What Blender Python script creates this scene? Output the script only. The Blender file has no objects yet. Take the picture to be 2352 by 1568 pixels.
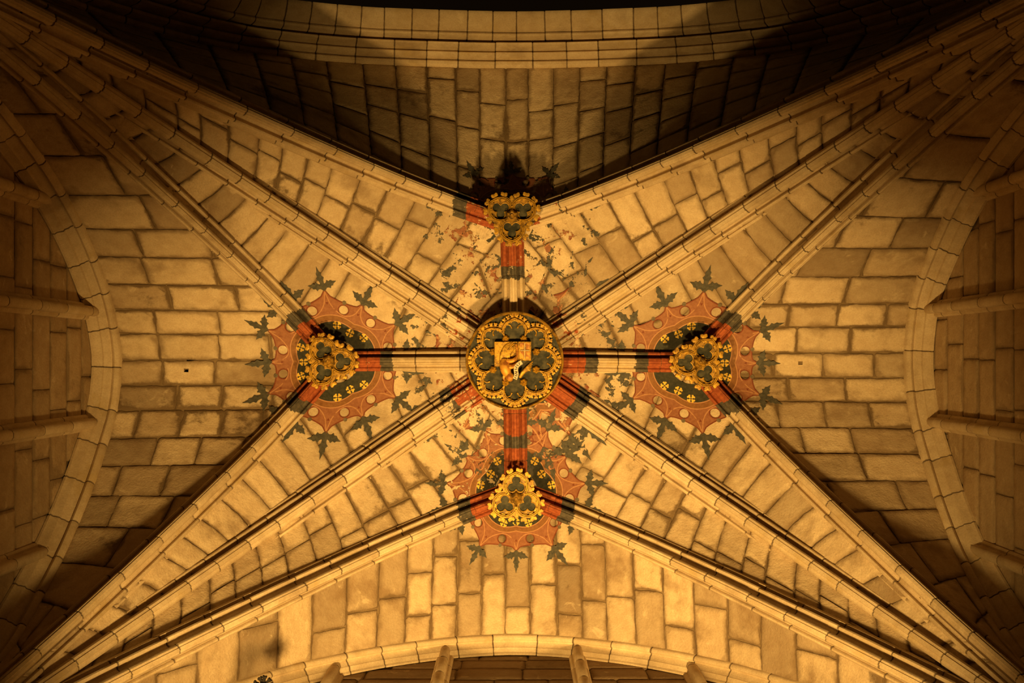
import bpy, math, random
from mathutils import Vector, geometry
from mathutils.bvhtree import BVHTree

# ------------------------------------------------------------------ camera, world, lights, exposure
scene = bpy.context.scene
COL = scene.collection
CAMZ = 1.6
FPX = 2400.0
cam_data = bpy.data.cameras.new('camera')
cam_data.sensor_width = 36.0
cam_data.lens = 36.0 * FPX / 2352.0
cam_data.shift_x = -6.0 / 2352.0
cam_data.shift_y = 44.0 / 2352.0
cam_data.clip_end = 200
cam = bpy.data.objects.new('camera', cam_data)
cam.location = (0, 0, CAMZ)
cam.rotation_euler = (math.pi, 0, 0)          # looking straight up, image right = +X, image down = +Y
COL.objects.link(cam)
scene.camera = cam

world = bpy.data.worlds.new('world'); scene.world = world
world.use_nodes = True
bgn = world.node_tree.nodes['Background']
bgn.inputs[0].default_value = (1.0, 0.5, 0.16, 1)
bgn.inputs[1].default_value = 0.0035

LIGHT_COL = (1.0, 0.60, 0.165)
def lamp(x, y, zc, tx, ty, tz, watts, size, cone):
    ld = bpy.data.lights.new('floodlight', 'SPOT')
    ld.color = LIGHT_COL; ld.energy = watts; ld.shadow_soft_size = size
    ld.spot_size = math.radians(cone); ld.spot_blend = 1.0
    lo = bpy.data.objects.new('floodlight', ld)
    lo.location = (x, y, zc + CAMZ)
    d = Vector((tx, ty, tz + CAMZ)) - lo.location
    lo.rotation_euler = d.to_track_quat('-Z', 'Y').to_euler()
    COL.objects.link(lo)
lamp(-1.9, 3.35, 5.6, -1.3, 1.40, 14.0, 3250, 0.20, 79)
lamp(1.9, 3.35, 5.6, 1.4, 1.40, 14.0, 3500, 0.20, 79)

vs = scene.view_settings
vs.view_transform = 'Standard'
vs.look = 'None'
vs.exposure = 0.0
vs.gamma = 1.0
vs.use_curve_mapping = False

# ------------------------------------------------------------------ helpers
rng = random.Random(11)
def tag(o, label=None, cat=None, group=None, kind=None):
    if label: o['label'] = label
    if cat: o['category'] = cat
    if group: o['group'] = group
    if kind: o['kind'] = kind
    return o

def link(name, me, mat=None, parent=None):
    o = bpy.data.objects.new(name, me)
    if mat and me is not None and not me.materials: me.materials.append(mat)
    COL.objects.link(o)
    if parent: o.parent = parent
    return o

def mesh(name, verts, faces, smooth=False):
    me = bpy.data.meshes.new(name)
    me.from_pydata([tuple(v) for v in verts], [], faces)
    if smooth:
        me.polygons.foreach_set('use_smooth', [True] * len(me.polygons))
        me.set_sharp_from_angle(angle=math.radians(38))
    return me

def fattr(me, name, vals):
    a = me.attributes.new(name, 'FLOAT', 'POINT')
    a.data.foreach_set('value', vals)

def empty(name, loc=(0, 0, 0)):
    o = bpy.data.objects.new(name, None)
    o.empty_display_size = 0.1
    o.location = loc
    COL.objects.link(o)
    return o

def table(pts):
    """monotone cubic interpolation through (x, y) points"""
    xs = [p[0] for p in pts]; ys = [p[1] for p in pts]; n = len(xs)
    d = [(ys[i+1]-ys[i])/(xs[i+1]-xs[i]) for i in range(n-1)]
    m = [d[0]] + [0 if d[i-1]*d[i] <= 0 else 2*d[i-1]*d[i]/(d[i-1]+d[i]) for i in range(1, n-1)] + [d[-1]]
    def f(x):
        if x <= xs[0]: return ys[0] + m[0]*(x-xs[0])
        if x >= xs[-1]: return ys[-1] + m[-1]*(x-xs[-1])
        i = 0
        while x > xs[i+1]: i += 1
        h = xs[i+1]-xs[i]; t = (x-xs[i])/h
        return ((1+2*t)*(1-t)**2*ys[i] + t*(1-t)**2*h*m[i] + t*t*(3-2*t)*ys[i+1] + t*t*(t-1)*h*m[i+1])
    return f

# ------------------------------------------------------------------ materials
class NT:
    def __init__(self, name):
        self.m = bpy.data.materials.new(name); self.m.use_nodes = True
        self.t = self.m.node_tree; self.n = self.t.nodes
        self.b = self.n['Principled BSDF']; self.out = self.n['Material Output']
    def new(self, typ, **kw):
        o = self.n.new(typ)
        for k, v in kw.items(): setattr(o, k, v)
        return o
    def set(self, sock, v):
        if hasattr(v, 'is_output'): self.t.links.new(v, sock)
        else: sock.default_value = v
    def noise(self, scale, detail=4, rough=0.55, vec=None, dist=0.0):
        o = self.new('ShaderNodeTexNoise')
        o.inputs['Scale'].default_value = scale; o.inputs['Detail'].default_value = detail
        o.inputs['Roughness'].default_value = rough; o.inputs['Distortion'].default_value = dist
        if vec is None: vec = self.pos()
        self.t.links.new(vec, o.inputs['Vector'])
        return o.outputs['Fac']
    def pos(self):
        if not hasattr(self, '_p'): self._p = self.new('ShaderNodeNewGeometry').outputs['Position']
        return self._p
    def ramp(self, fac, stops, interp='LINEAR'):
        o = self.new('ShaderNodeValToRGB'); o.color_ramp.interpolation = interp
        e = o.color_ramp.elements
        while len(e) < len(stops): e.new(0.5)
        for k, (p, c) in enumerate(stops):
            e[k].position = p
            e[k].color = (c, c, c, 1) if isinstance(c, (int, float)) else (*c, 1)
        self.t.links.new(fac, o.inputs[0])
        return o.outputs[0]
    def mix(self, fac, a, b, blend='MIX'):
        o = self.new('ShaderNodeMix', data_type='RGBA', blend_type=blend)
        self.set(o.inputs[0], fac)
        self.set(o.inputs[6], a if hasattr(a, 'is_output') else (*a, 1))
        self.set(o.inputs[7], b if hasattr(b, 'is_output') else (*b, 1))
        return o.outputs[2]
    def math(self, op, a, b=0.0, clamp=False):
        o = self.new('ShaderNodeMath', operation=op, use_clamp=clamp)
        self.set(o.inputs[0], a); self.set(o.inputs[1], b)
        return o.outputs[0]
    def mrange(self, v, a, b, c=0.0, d=1.0):
        o = self.new('ShaderNodeMapRange'); o.interpolation_type = 'SMOOTHSTEP'
        self.set(o.inputs[0], v); o.inputs[1].default_value = a; o.inputs[2].default_value = b
        o.inputs[3].default_value = c; o.inputs[4].default_value = d
        return o.outputs[0]
    def attr(self, name):
        return self.new('ShaderNodeAttribute', attribute_name=name).outputs['Fac']
    def rand(self):
        return self.new('ShaderNodeObjectInfo').outputs['Random']
    def bump(self, h, strength, dist):
        o = self.new('ShaderNodeBump'); o.inputs['Strength'].default_value = strength
        o.inputs['Distance'].default_value = dist
        self.t.links.new(h, o.inputs['Height']); self.t.links.new(o.outputs[0], self.b.inputs['Normal'])
    def done(self, col, rough=0.85, metal=0.0, spec=0.25):
        self.set(self.b.inputs['Base Color'], col if hasattr(col, 'is_output') else (*col, 1))
        self.set(self.b.inputs['Roughness'], rough)
        self.b.inputs['Metallic'].default_value = metal
        self.b.inputs['Specular IOR Level'].default_value = spec
        return self.m

MORTAR = (0.15, 0.098, 0.054)
def stone_color(k, tints, stain=0.8, shift=0.0):
    n = len(tints)
    c = k.ramp(k.rand(), [(i/(n-1), t) for i, t in enumerate(tints)])
    big = k.noise(1.7 + shift, 5, 0.6)
    c = k.mix(k.mrange(big, 0.50, 0.72, 0.0, stain), c, (0.26, 0.17, 0.095))
    mid = k.noise(7.0, 6, 0.62)
    c = k.mix(k.mrange(mid, 0.3, 0.7, 0.0, 0.45), c, k.mix(1.0, c, (0.70, 0.62, 0.55), 'MULTIPLY'))
    lt = k.noise(4.3, 6, 0.6, dist=0.6)
    c = k.mix(k.mrange(lt, 0.60, 0.70, 0.0, 0.45), c, (0.74, 0.60, 0.41))
    fine = k.noise(55.0, 3, 0.6)
    c = k.mix(k.mrange(fine, 0.35, 0.7, 0.0, 0.22), c, (0.24, 0.16, 0.09))
    return c

def web_stone(name, tints, stain, grime=1.0):
    k = NT(name)
    c = stone_color(k, tints, stain)
    e = k.attr('edge')
    gn = k.noise(5.5, 6, 0.68)
    lo = k.noise(1.1, 2, 0.5)
    v = k.math('ADD', k.math('MULTIPLY', k.math('POWER', e, 3.2), 0.50), k.math('MULTIPLY', gn, 1.05))
    v = k.math('ADD', v, k.math('MULTIPLY', k.math('SUBTRACT', lo, 0.5), 1.5))
    c = k.mix(k.mrange(v, 0.72, 1.02, 0.0, 0.9*grime), c, (0.125, 0.080, 0.042))
    sm = k.math('ADD', k.math('MULTIPLY', k.math('POWER', e, 1.4), 0.45), k.math('MULTIPLY', k.noise(3.1, 5, 0.6), 0.9))
    c = k.mix(k.mrange(sm, 0.50, 0.95, 0.0, 0.70*grime), c, (0.19, 0.125, 0.068))
    k.bump(k.math('ADD', k.noise(38, 4, 0.65), k.math('MULTIPLY', k.noise(9, 4, 0.6), 1.6)), 0.55, 0.012)
    return k.done(c, 0.9, 0, 0.15)

M_WEB = web_stone('limestone_web', [(0.62, 0.485, 0.32), (0.72, 0.57, 0.38), (0.46, 0.345, 0.225), (0.68, 0.53, 0.35), (0.76, 0.605, 0.41), (0.36, 0.27, 0.175)], 0.6)
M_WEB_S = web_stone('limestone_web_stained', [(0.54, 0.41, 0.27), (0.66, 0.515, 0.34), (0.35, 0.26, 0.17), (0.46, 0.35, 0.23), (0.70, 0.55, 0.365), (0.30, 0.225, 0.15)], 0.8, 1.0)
M_WALL_S = web_stone('limestone_wall_shaded', [(0.27, 0.19, 0.115), (0.31, 0.22, 0.135), (0.23, 0.165, 0.10)], 0.5, 0.7)  # wall limestone with the bottom wall's shade put into its colour
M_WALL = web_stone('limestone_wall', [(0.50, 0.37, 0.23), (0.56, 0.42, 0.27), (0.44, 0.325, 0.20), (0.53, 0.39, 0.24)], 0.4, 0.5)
k = NT('joint_mortar')
M_MORTAR = k.done(k.mix(k.mrange(k.noise(6, 5), 0.35, 0.7), MORTAR, (0.26, 0.18, 0.10)), 0.95, 0, 0.1)

def rib_mat():
    k = NT('limestone_rib')
    c = stone_color(k, [(0.66, 0.53, 0.36), (0.58, 0.45, 0.29), (0.72, 0.58, 0.40), (0.62, 0.49, 0.32)], 0.45)
    c = k.mix(k.mrange(k.noise(2.3, 5, 0.65), 0.52, 0.7, 0, 0.55), c, (0.46, 0.32, 0.13))
    e = k.attr('edge')
    c = k.mix(k.mrange(k.math('ADD', k.math('MULTIPLY', e, 0.6), k.math('MULTIPLY', k.noise(9, 5, 0.6), 0.7)), 0.62, 0.9, 0, 0.8), c, (0.12, 0.075, 0.04))
    pd = k.attr('paint'); fl = k.attr('flake')
    rag = k.math('MULTIPLY', k.math('SUBTRACT', k.noise(16, 5, 0.7), 0.5), 0.14)
    d = k.math('ADD', pd, rag)
    small = k.math('ADD', pd, k.math('MULTIPLY', k.math('SUBTRACT', k.noise(30, 3, 0.6), 0.5), 0.02))
    worn = k.math('GREATER_THAN', k.noise(7.5, 6, 0.7), fl)
    slate = k.math('MULTIPLY', k.math('LESS_THAN', d, 0.385), worn)
    red = k.math('MULTIPLY', k.math('LESS_THAN', small, 0.215), worn)
    redc = k.mix(k.mrange(k.noise(22, 5), 0.3, 0.7), (0.40, 0.105, 0.036), (0.26, 0.060, 0.024))
    slc = k.mix(k.mrange(k.noise(18, 5), 0.3, 0.7), (0.062, 0.054, 0.044), (0.12, 0.10, 0.074))
    c = k.mix(slate, c, slc); c = k.mix(red, c, redc)
    k.bump(k.noise(45, 4, 0.65), 0.4, 0.008)
    return k.done(c, 0.85, 0, 0.25)
M_RIB = rib_mat()

def paint_mat(name, c1, c2, flake, rough=0.7, scale=6.0):
    k = NT(name)
    c = k.mix(k.mrange(k.noise(24, 5, 0.65), 0.32, 0.68), c1, c2)
    k.done(c, rough, 0, 0.3)
    fac = k.math('GREATER_THAN', k.math('ADD', k.noise(scale, 7, 0.72, dist=0.3), k.math('MULTIPLY', k.noise(60, 2), 0.04)), flake + 0.02)
    tr = k.new('ShaderNodeBsdfTransparent'); mx = k.new('ShaderNodeMixShader')
    k.t.links.new(fac, mx.inputs[0]); k.t.links.new(tr.outputs[0], mx.inputs[1])
    k.t.links.new(k.b.outputs[0], mx.inputs[2]); k.t.links.new(mx.outputs[0], k.out.inputs[0])
    return k.m
def paints(suffix, fl):
    return dict(
        ground=paint_mat('paint_ground' + suffix, (0.026, 0.027, 0.018), (0.052, 0.048, 0.030), fl),
        border=paint_mat('paint_border' + suffix, (0.21, 0.085, 0.030), (0.27, 0.125, 0.045), fl),
        red=paint_mat('paint_red' + suffix, (0.33, 0.140, 0.072), (0.255, 0.098, 0.05), fl),
        line=paint_mat('paint_line' + suffix, (0.50, 0.25, 0.125), (0.42, 0.20, 0.095), fl),
        dark=paint_mat('paint_outline' + suffix, (0.16, 0.038, 0.018), (0.22, 0.06, 0.026), fl),
        berry=paint_mat('paint_berry' + suffix, (0.115, 0.085, 0.055), (0.19, 0.15, 0.10), fl),
        leaf=paint_mat('paint_leaf' + suffix, (0.052, 0.050, 0.040), (0.100, 0.090, 0.068), fl),
        gold=paint_mat('paint_gold' + suffix, (0.86, 0.56, 0.085), (0.70, 0.42, 0.06), fl - 0.05))
PAINT_GOOD = paints('', 0.22)
PAINT_MID = paints('_worn', 0.43)
PAINT_BAD = paints('_flaked', 0.545)

k = NT('gilding')
g1 = k.mix(k.mrange(k.noise(18, 6, 0.7), 0.42, 0.68), (0.53, 0.295, 0.026), (0.20, 0.10, 0.014))
g1 = k.mix(k.mrange(k.noise(34, 4, 0.6), 0.52, 0.68, 0, 0.8), g1, (0.10, 0.055, 0.016))
k.bump(k.noise(50, 4), 0.4, 0.006)
M_GOLD = k.done(g1, 0.5, 0.35, 0.4)
k = NT('gilding_dark')
g1 = k.mix(k.mrange(k.noise(14, 6, 0.7), 0.40, 0.66), (0.40, 0.22, 0.028), (0.10, 0.058, 0.016))
M_GOLD_D = k.done(g1, 0.55, 0.25, 0.4)
k = NT('boss_field')
M_FIELD = k.done(k.mix(k.mrange(k.noise(12, 5), 0.35, 0.7), (0.018, 0.019, 0.012), (0.075, 0.066, 0.038)), 0.7, 0, 0.3)
k = NT('relief_red_gold')
M_REDGOLD = k.done(k.mix(k.mrange(k.noise(11, 5), 0.42, 0.6), (0.62, 0.30, 0.04), (0.30, 0.105, 0.022)), 0.5, 0.25, 0.4)
k = NT('scroll_white')
M_SCROLL = k.done((0.62, 0.50, 0.34), 0.7)
k = NT('soot_black')
M_SOOT = k.done((0.012, 0.008, 0.005), 0.95, 0, 0.05)
k = NT('dark_iron')
M_IRON = k.done(k.mix(k.noise(20), (0.010, 0.008, 0.006), (0.022, 0.016, 0.010)), 0.7, 0.3, 0.2)

# ------------------------------------------------------------------ vault geometry (heights are above the lens)
def V(x, y, zc): return Vector((x, y, zc + CAMZ))
ZC, ZB = 14.0, 13.9
C0 = (0.0, 0.0)
B = {'W': (-2.41, 0.01), 'E': (2.40, 0.025), 'N': (-0.035, -1.875), 'S': (0.02, 1.785)}
K = {'NW': (-5.0, -3.3), 'NE': (5.0, -3.3), 'SW': (-5.0, 3.45), 'SE': (5.0, 3.45)}
T_Z = table([(0, 13.9), (.1, 13.70), (.2, 13.35), (.3, 12.92), (.45, 12.08), (.6, 11.10), (.72, 10.25), (.82, 9.35), (.9, 8.45), (1, 7.0)])
D_Z = table([(0, 14.0), (.15, 13.92), (.3, 13.66), (.45, 13.14), (.6, 12.33), (.75, 11.12), (.87, 9.65), (1, 7.0)])
WEB_UP = 0.27                                   # web surface above the nose of the ribs
NK = 15.3/13.5                                  # the transverse arch stands higher than the vault
XW, YS, YN = 5.05, 3.50, 3.81*NK
ARCH_W = table([(-3.3, 7.5), (-2.5, 10.25), (-1.95, 11.5), (-1.27, 12.47), (-.5, 13.12), (.0, 13.28), (.45, 13.2), (1.19, 12.68), (1.99, 11.85), (2.53, 11.07), (2.95, 10.25), (3.45, 7.5)])
ARCH_E = table([(-3.3, 7.5), (-2.5, 10.5), (-1.96, 11.75), (-1.36, 12.6), (-.66, 13.25), (.0, 13.4), (.5, 13.3), (1.44, 12.64), (2.13, 11.95), (2.6, 11.2), (3.0, 10.3), (3.45, 7.5)])
ARCH_S = table([(-5.0, 7.2), (-4.4, 9.0), (-3.7, 10.3), (-2.97, 11.35), (-2.42, 12.03), (-1.3, 12.85), (-.4, 13.18), (0, 13.22), (.4, 13.18), (1.3, 12.85), (2.42, 12.05), (2.97, 11.4), (3.7, 10.3), (4.4, 9.0), (5.0, 7.2)])
ARCH_N = table([(x*NK, z*NK) for x, z in [(-5.7, 7.5), (-5.3, 9.7), (-4.44, 11.7), (-3.13, 12.93), (-1.6, 13.37), (0, 13.5), (1.6, 13.37), (3.13, 12.93), (4.44, 11.7), (5.3, 9.7), (5.7, 7.5)]])

def lerp2(a, b, s): return (a[0]+(b[0]-a[0])*s, a[1]+(b[1]-a[1])*s)
def diag(kk, s, up=0.0):
    p = lerp2(C0, K[kk], s); return V(p[0], p[1], D_Z(s)+up)
def tier(b, kk, s, up=0.0):
    p = lerp2(B[b], K[kk], s); return V(p[0], p[1], T_Z(s)+up)
def ridge(b, s, up=0.0):
    p = lerp2(C0, B[b], s); return V(p[0], p[1], ZC+(ZB-ZC)*s+up)

def inner_patch(b, kk):
    """courses run from the diagonal rib across to the ridge and then to the tierceron"""
    sb, pw = (.20, .90) if b in 'NS' else (.36, .86)
    def P(t, v):
        a = diag(kk, t, WEB_UP)
        if t <= sb: c = ridge(b, t/sb, WEB_UP)
        else: c = tier(b, kk, ((t-sb)/(1-sb))**pw, WEB_UP)
        p = a.lerp(c, v); p.z += 0.10*math.sin(math.pi*min(max(v, 0), 1))*min(1, max(t, 0)*2.5)
        return p
    return P
def outer_ns(b):
    sg = -1 if b == 'N' else 1
    def P(x, v):
        kk = b + ('W' if x < B[b][0] else 'E')
        s = (x-B[b][0])/(K[kk][0]-B[b][0])
        a = tier(b, kk, s, WEB_UP)
        if b == 'N':
            xn = max(-6.3, min(6.3, x*(1.08+.10*abs(x)))); c = V(xn, -YN, ARCH_N(xn)+.02)
        else: c = V(x, YS, ARCH_S(x)+.02)
        p = a.lerp(c, v)
        p.z += 0.06*math.sin(math.pi*min(max(v, 0), 1))
        return p
    return P
def outer_we(b):
    def P(y, v):
        kk = ('N' if y < B[b][1] else 'S') + b
        s = (y-B[b][1])/(K[kk][1]-B[b][1])
        a = tier(b, kk, s, WEB_UP)
        c = V(-XW if b == 'W' else XW, y, (ARCH_W if b == 'W' else ARCH_E)(y)+.02)
        p = a.lerp(c, v); p.z += 0.06*math.sin(math.pi*min(max(v, 0), 1))
        return p
    return P

def normal_at(P, u, v, eu, ev, face):
    a = P(u+eu, v)-P(u-eu, v); b = P(u, v+ev)-P(u, v-ev)
    n = a.cross(b)
    if n.length < 1e-9: return Vector(face)
    n.normalize()
    return -n if n.dot(Vector(face)) < 0 else n

def stone(P, u0, u1, v0, v1, face, parent, mat, gap=0.007, jit=0.008, proud=0.0, hole=None):
    uc, vc = (u0+u1)/2, (v0+v1)/2
    Lu = (P(u1, vc)-P(u0, vc)).length; Lv = (P(uc, v1)-P(uc, v0)).length
    if Lu < 0.05 or Lv < 0.05: return None
    gu, gv = min(.3, gap/Lu), min(.3, gap/Lv)
    eu, ev = min(.34, .10/Lu), min(.34, .10/Lv)
    ja, jb = jit/Lu, jit/Lv
    fu = [0, eu*.28, eu, .5, 1-eu, 1-eu*.28, 1]
    nm = max(2, 2*round(Lv/.24))
    fv = [0, ev*.28]+[ev+(1-2*ev)*q/nm for q in range(nm+1)]+[1-ev*.28, 1]
    nu, nv = len(fu), len(fv)
    verts, edge, ids = [], [], {}
    n0 = normal_at(P, uc, vc, (u1-u0)*.2, (v1-v0)*.2, face)
    tilt = rng.uniform(-.003, .003)
    bow = rng.uniform(-1, 1)*ja
    for i in range(nu):
        for j in range(nv):
            a = gu+fu[i]*(1-2*gu); b = gv+fv[j]*(1-2*gv)
            bi = i in (0, nu-1); bj = j in (0, nv-1)
            if bi: a += rng.uniform(-ja, ja)
            if bj: b += rng.uniform(-jb, jb)
            if bi and bj:
                a += (1 if i == 0 else -1)*.006/Lu; b += (1 if j == 0 else -1)*.006/Lv
            uu, vv = u0+a*(u1-u0), v0+b*(v1-v0)
            p = P(uu, vv)
            h = -.011 if (bi or bj) else tilt+proud
            ids[i, j] = len(verts); verts.append(p+n0*h)
            near = min(fu[i], 1-fu[i])/eu, min(fv[j], 1-fv[j])/ev
            edge.append(max(0.0, 1-min(near)))
    faces = []
    flip = None
    for i in range(nu-1):
        for j in range(nv-1):
            q = [ids[i, j], ids[i+1, j], ids[i+1, j+1], ids[i, j+1]]
            if flip is None:
                nn = (verts[q[1]]-verts[q[0]]).cross(verts[q[3]]-verts[q[0]])
                flip = nn.dot(n0) < 0
            if hole and i == hole[0] and j == hole[1]:
                # a square putlog hole sunk into the stone
                ctr = sum((verts[x] for x in q), Vector())/4
                inn = []
                for x in q:
                    d = (verts[x]-ctr).normalized()*.036; inn.append(len(verts)); verts.append(ctr+d); edge.append(.55)
                deep = []
                for x in inn: deep.append(len(verts)); verts.append(verts[x]-n0*.2); edge.append(1.0)
                for m in range(4):
                    f1 = [q[m], q[(m+1) % 4], inn[(m+1) % 4], inn[m]]; f2 = [inn[m], inn[(m+1) % 4], deep[(m+1) % 4], deep[m]]
                    faces.append(f1[::-1] if flip else f1); faces.append(f2[::-1] if flip else f2)
                faces.append(deep[::-1] if flip else deep)
                continue
            faces.append(q[::-1] if flip else q)
    ring = [(i, 0) for i in range(nu)]+[(nu-1, j) for j in range(1, nv)]+[(i, nv-1) for i in range(nu-2, -1, -1)]+[(0, j) for j in range(nv-2, 0, -1)]
    base = len(verts)
    for r in ring:
        verts.append(verts[ids[r]]-n0*.05); edge.append(1.0)
    m = len(ring)
    for q in range(m):
        f = [ids[ring[q]], ids[ring[(q+1) % m]], base+(q+1) % m, base+q]
        faces.append(f if flip else f[::-1])
    me = mesh('stone', verts, faces, True)
    fattr(me, 'edge', edge)
    return link('stone', me, mat, parent)

ALLV, ALLF = [], []
def backing(name, P, us, vs_, face, off, parent, hole=None):
    verts, faces = [], []
    nu, nv = len(us), len(vs_)
    b0 = len(ALLV)
    for u in us:
        for v in vs_:
            p = P(u, v); n = normal_at(P, u, v, 1e-3, 1e-3, face)
            verts.append(p-n*off); ALLV.append(p)
    for i in range(nu-1):
        for j in range(nv-1):
            q = [i*nv+j, (i+1)*nv+j, (i+1)*nv+j+1, i*nv+j+1]
            ALLF.append([b0+x for x in q])
            if hole:
                c = sum((verts[x] for x in q), Vector())/4
                if (Vector((c.x, c.y))-Vector(hole)).length < .075: continue
            faces.append(q)
    return link(name, mesh(name, verts, faces, True), M_MORTAR, parent)

def frange(a, b, n): return [a+(b-a)*i/n for i in range(n+1)]

def split(length, lo, hi, first=None):
    """random break fractions for a course of the given length"""
    out, x = [0.0], (first if first is not None else rng.uniform(lo*.5, hi))
    while x < length-lo*.55:
        out.append(x/length); x += rng.uniform(lo, hi)
    out.append(1.0)
    return out

def measured(P):
    """the same surface with v measured in metres from the arch towards the rib"""
    def Q(u, d):
        L = (P(u, 1)-P(u, 0)).length
        return P(u, 1-min(d, L)/L)
    return Q
ceiling = empty('ceiling')
tag(ceiling, 'star vault of pale limestone blocks lit warm from below', 'vault', kind='structure')
DOWN = (0, 0, -1)
for b, kk in (('N', 'NW'), ('N', 'NE'), ('W', 'NW'), ('W', 'SW'), ('S', 'SW'), ('S', 'SE'), ('E', 'SE'), ('E', 'NE')):
    P = inner_patch(b, kk)
    cell = backing('web_cell', P, sorted(frange(0, 1, 40)+[.2, .36]), frange(0, 1, 10), DOWN, .022, ceiling)
    t, ts = 0.0, [0.03]
    acc = 0.0; prev = P(.03, .5); target = rng.uniform(.2, .34)
    x = 0.03
    while x < .965:
        x += .004
        p = P(x, .5); acc += (p-prev).length; prev = p
        sbk = .20 if b in 'NS' else .36
        if acc >= target or x-.004 < sbk <= x:
            if x-.004 < sbk <= x:
                if ts[-1] > sbk-.03: ts.pop()
                x = sbk
            ts.append(x); acc = 0; target = rng.uniform(.33, .43)
    for i in range(len(ts)-1):
        L = (P((ts[i]+ts[i+1])/2, 1)-P((ts[i]+ts[i+1])/2, 0)).length
        if L < .14: continue
        if L < (.80 if b in 'NS' else 1.25): br = [0, 1]
        elif L < 1.5: br = [0, rng.uniform(.33, .67), 1]
        else: br = split(L, .5, .85, rng.uniform(.45, .75))
        for j in range(len(br)-1):
            stone(P, ts[i], ts[i+1], br[j], br[j+1], DOWN, cell, M_WEB, gap=.0045)
for b in 'NS':
    P = outer_ns(b)
    cell = backing('web_cell', P, frange(-4.95, 4.95, 60), frange(0, 1, 10), DOWN, .022, ceiling)
    x = -4.62
    lim = 4.62
    while x < lim:
        w = rng.uniform(.29, .345)
        L = (P(x+w/2, 1)-P(x+w/2, 0)).length
        L = max((P(q, 1)-P(q, 0)).length for q in (x, x+w/2, x+w))
        br = split(L, .48, .85)
        for j in range(len(br)-1):
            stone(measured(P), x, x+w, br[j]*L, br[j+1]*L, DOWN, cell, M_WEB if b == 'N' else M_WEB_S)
        x += w
HOLES = {'W': (-(1182-438)*13.55/FPX, (845-828)*13.55/FPX), 'E': ((1836-1182)*13.6/FPX, 0.0)}
for b in 'WE':
    P = outer_we(b)
    cell = backing('web_cell', P, frange(-3.28, 3.43, 64), frange(0, 1, 20), DOWN, .022, ceiling, HOLES[b])
    hx, hy = HOLES[b]
    rows = [hy-.1, hy+.22]
    while rows[-1] < 3.2: rows.append(rows[-1]+rng.uniform(.285, .335))
    while rows[0] > -3.1: rows.insert(0, rows[0]-rng.uniform(.285, .335))
    for y, y2 in zip(rows, rows[1:]):
        L = max((P(q, 1)-P(q, 0)).length for q in (y, (y+y2)/2, y2))
        br = split(L, .50, .86)
        hs = None
        if y < hy < y2:
            dh = (XW-abs(hx))*1.005
            br = [0, (dh-.95)/L, (dh-.32)/L, (dh+.32)/L, 1] if dh > 1.3 else [0, (dh-.32)/L, (dh+.32)/L, 1]
            hs = dh/L
        for j in range(len(br)-1):
            hole = (2, 4) if hs and br[j] < hs < br[j+1] else None
            stone(measured(P), y, y2, br[j]*L, br[j+1]*L, DOWN, cell, M_WEB, hole=hole)
BVH = BVHTree.FromPolygons(ALLV, ALLF)
def web_z(x, y):
    h = BVH.ray_cast(Vector((x, y, 5.0)), Vector((0, 0, 1)))
    return h[0].z if h[0] else ZC+CAMZ+WEB_UP

# ------------------------------------------------------------------ swept mouldings
def sweep(frames, prof, closed_caps=True, grow=0.0, attrs=None, soft=True):
    """frames: list of (pos, lateral, up); prof: list of (lat, up)"""
    verts, faces = [], []
    n = len(prof)
    for (p, l, u) in frames:
        for (a, h) in prof: verts.append(p+l*a+u*h)
    for i in range(len(frames)-1):
        for j in range(n-1):
            faces.append([i*n+j, i*n+j+1, (i+1)*n+j+1, (i+1)*n+j])
    if closed_caps:
        faces.append(list(range(n))[::-1]); faces.append([(len(frames)-1)*n+j for j in range(n)])
    return verts, faces

def shrink(prof, d):
    """the same profile pulled inwards for the mortar core"""
    out = []
    n = len(prof)
    for i, (a, h) in enumerate(prof):
        p0 = prof[max(0, i-1)]; p1 = prof[min(n-1, i+1)]
        tx, ty = p1[0]-p0[0], p1[1]-p0[1]
        L = math.hypot(tx, ty) or 1
        out.append((a-ty/L*d, h+tx/L*d))
    return out

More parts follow.
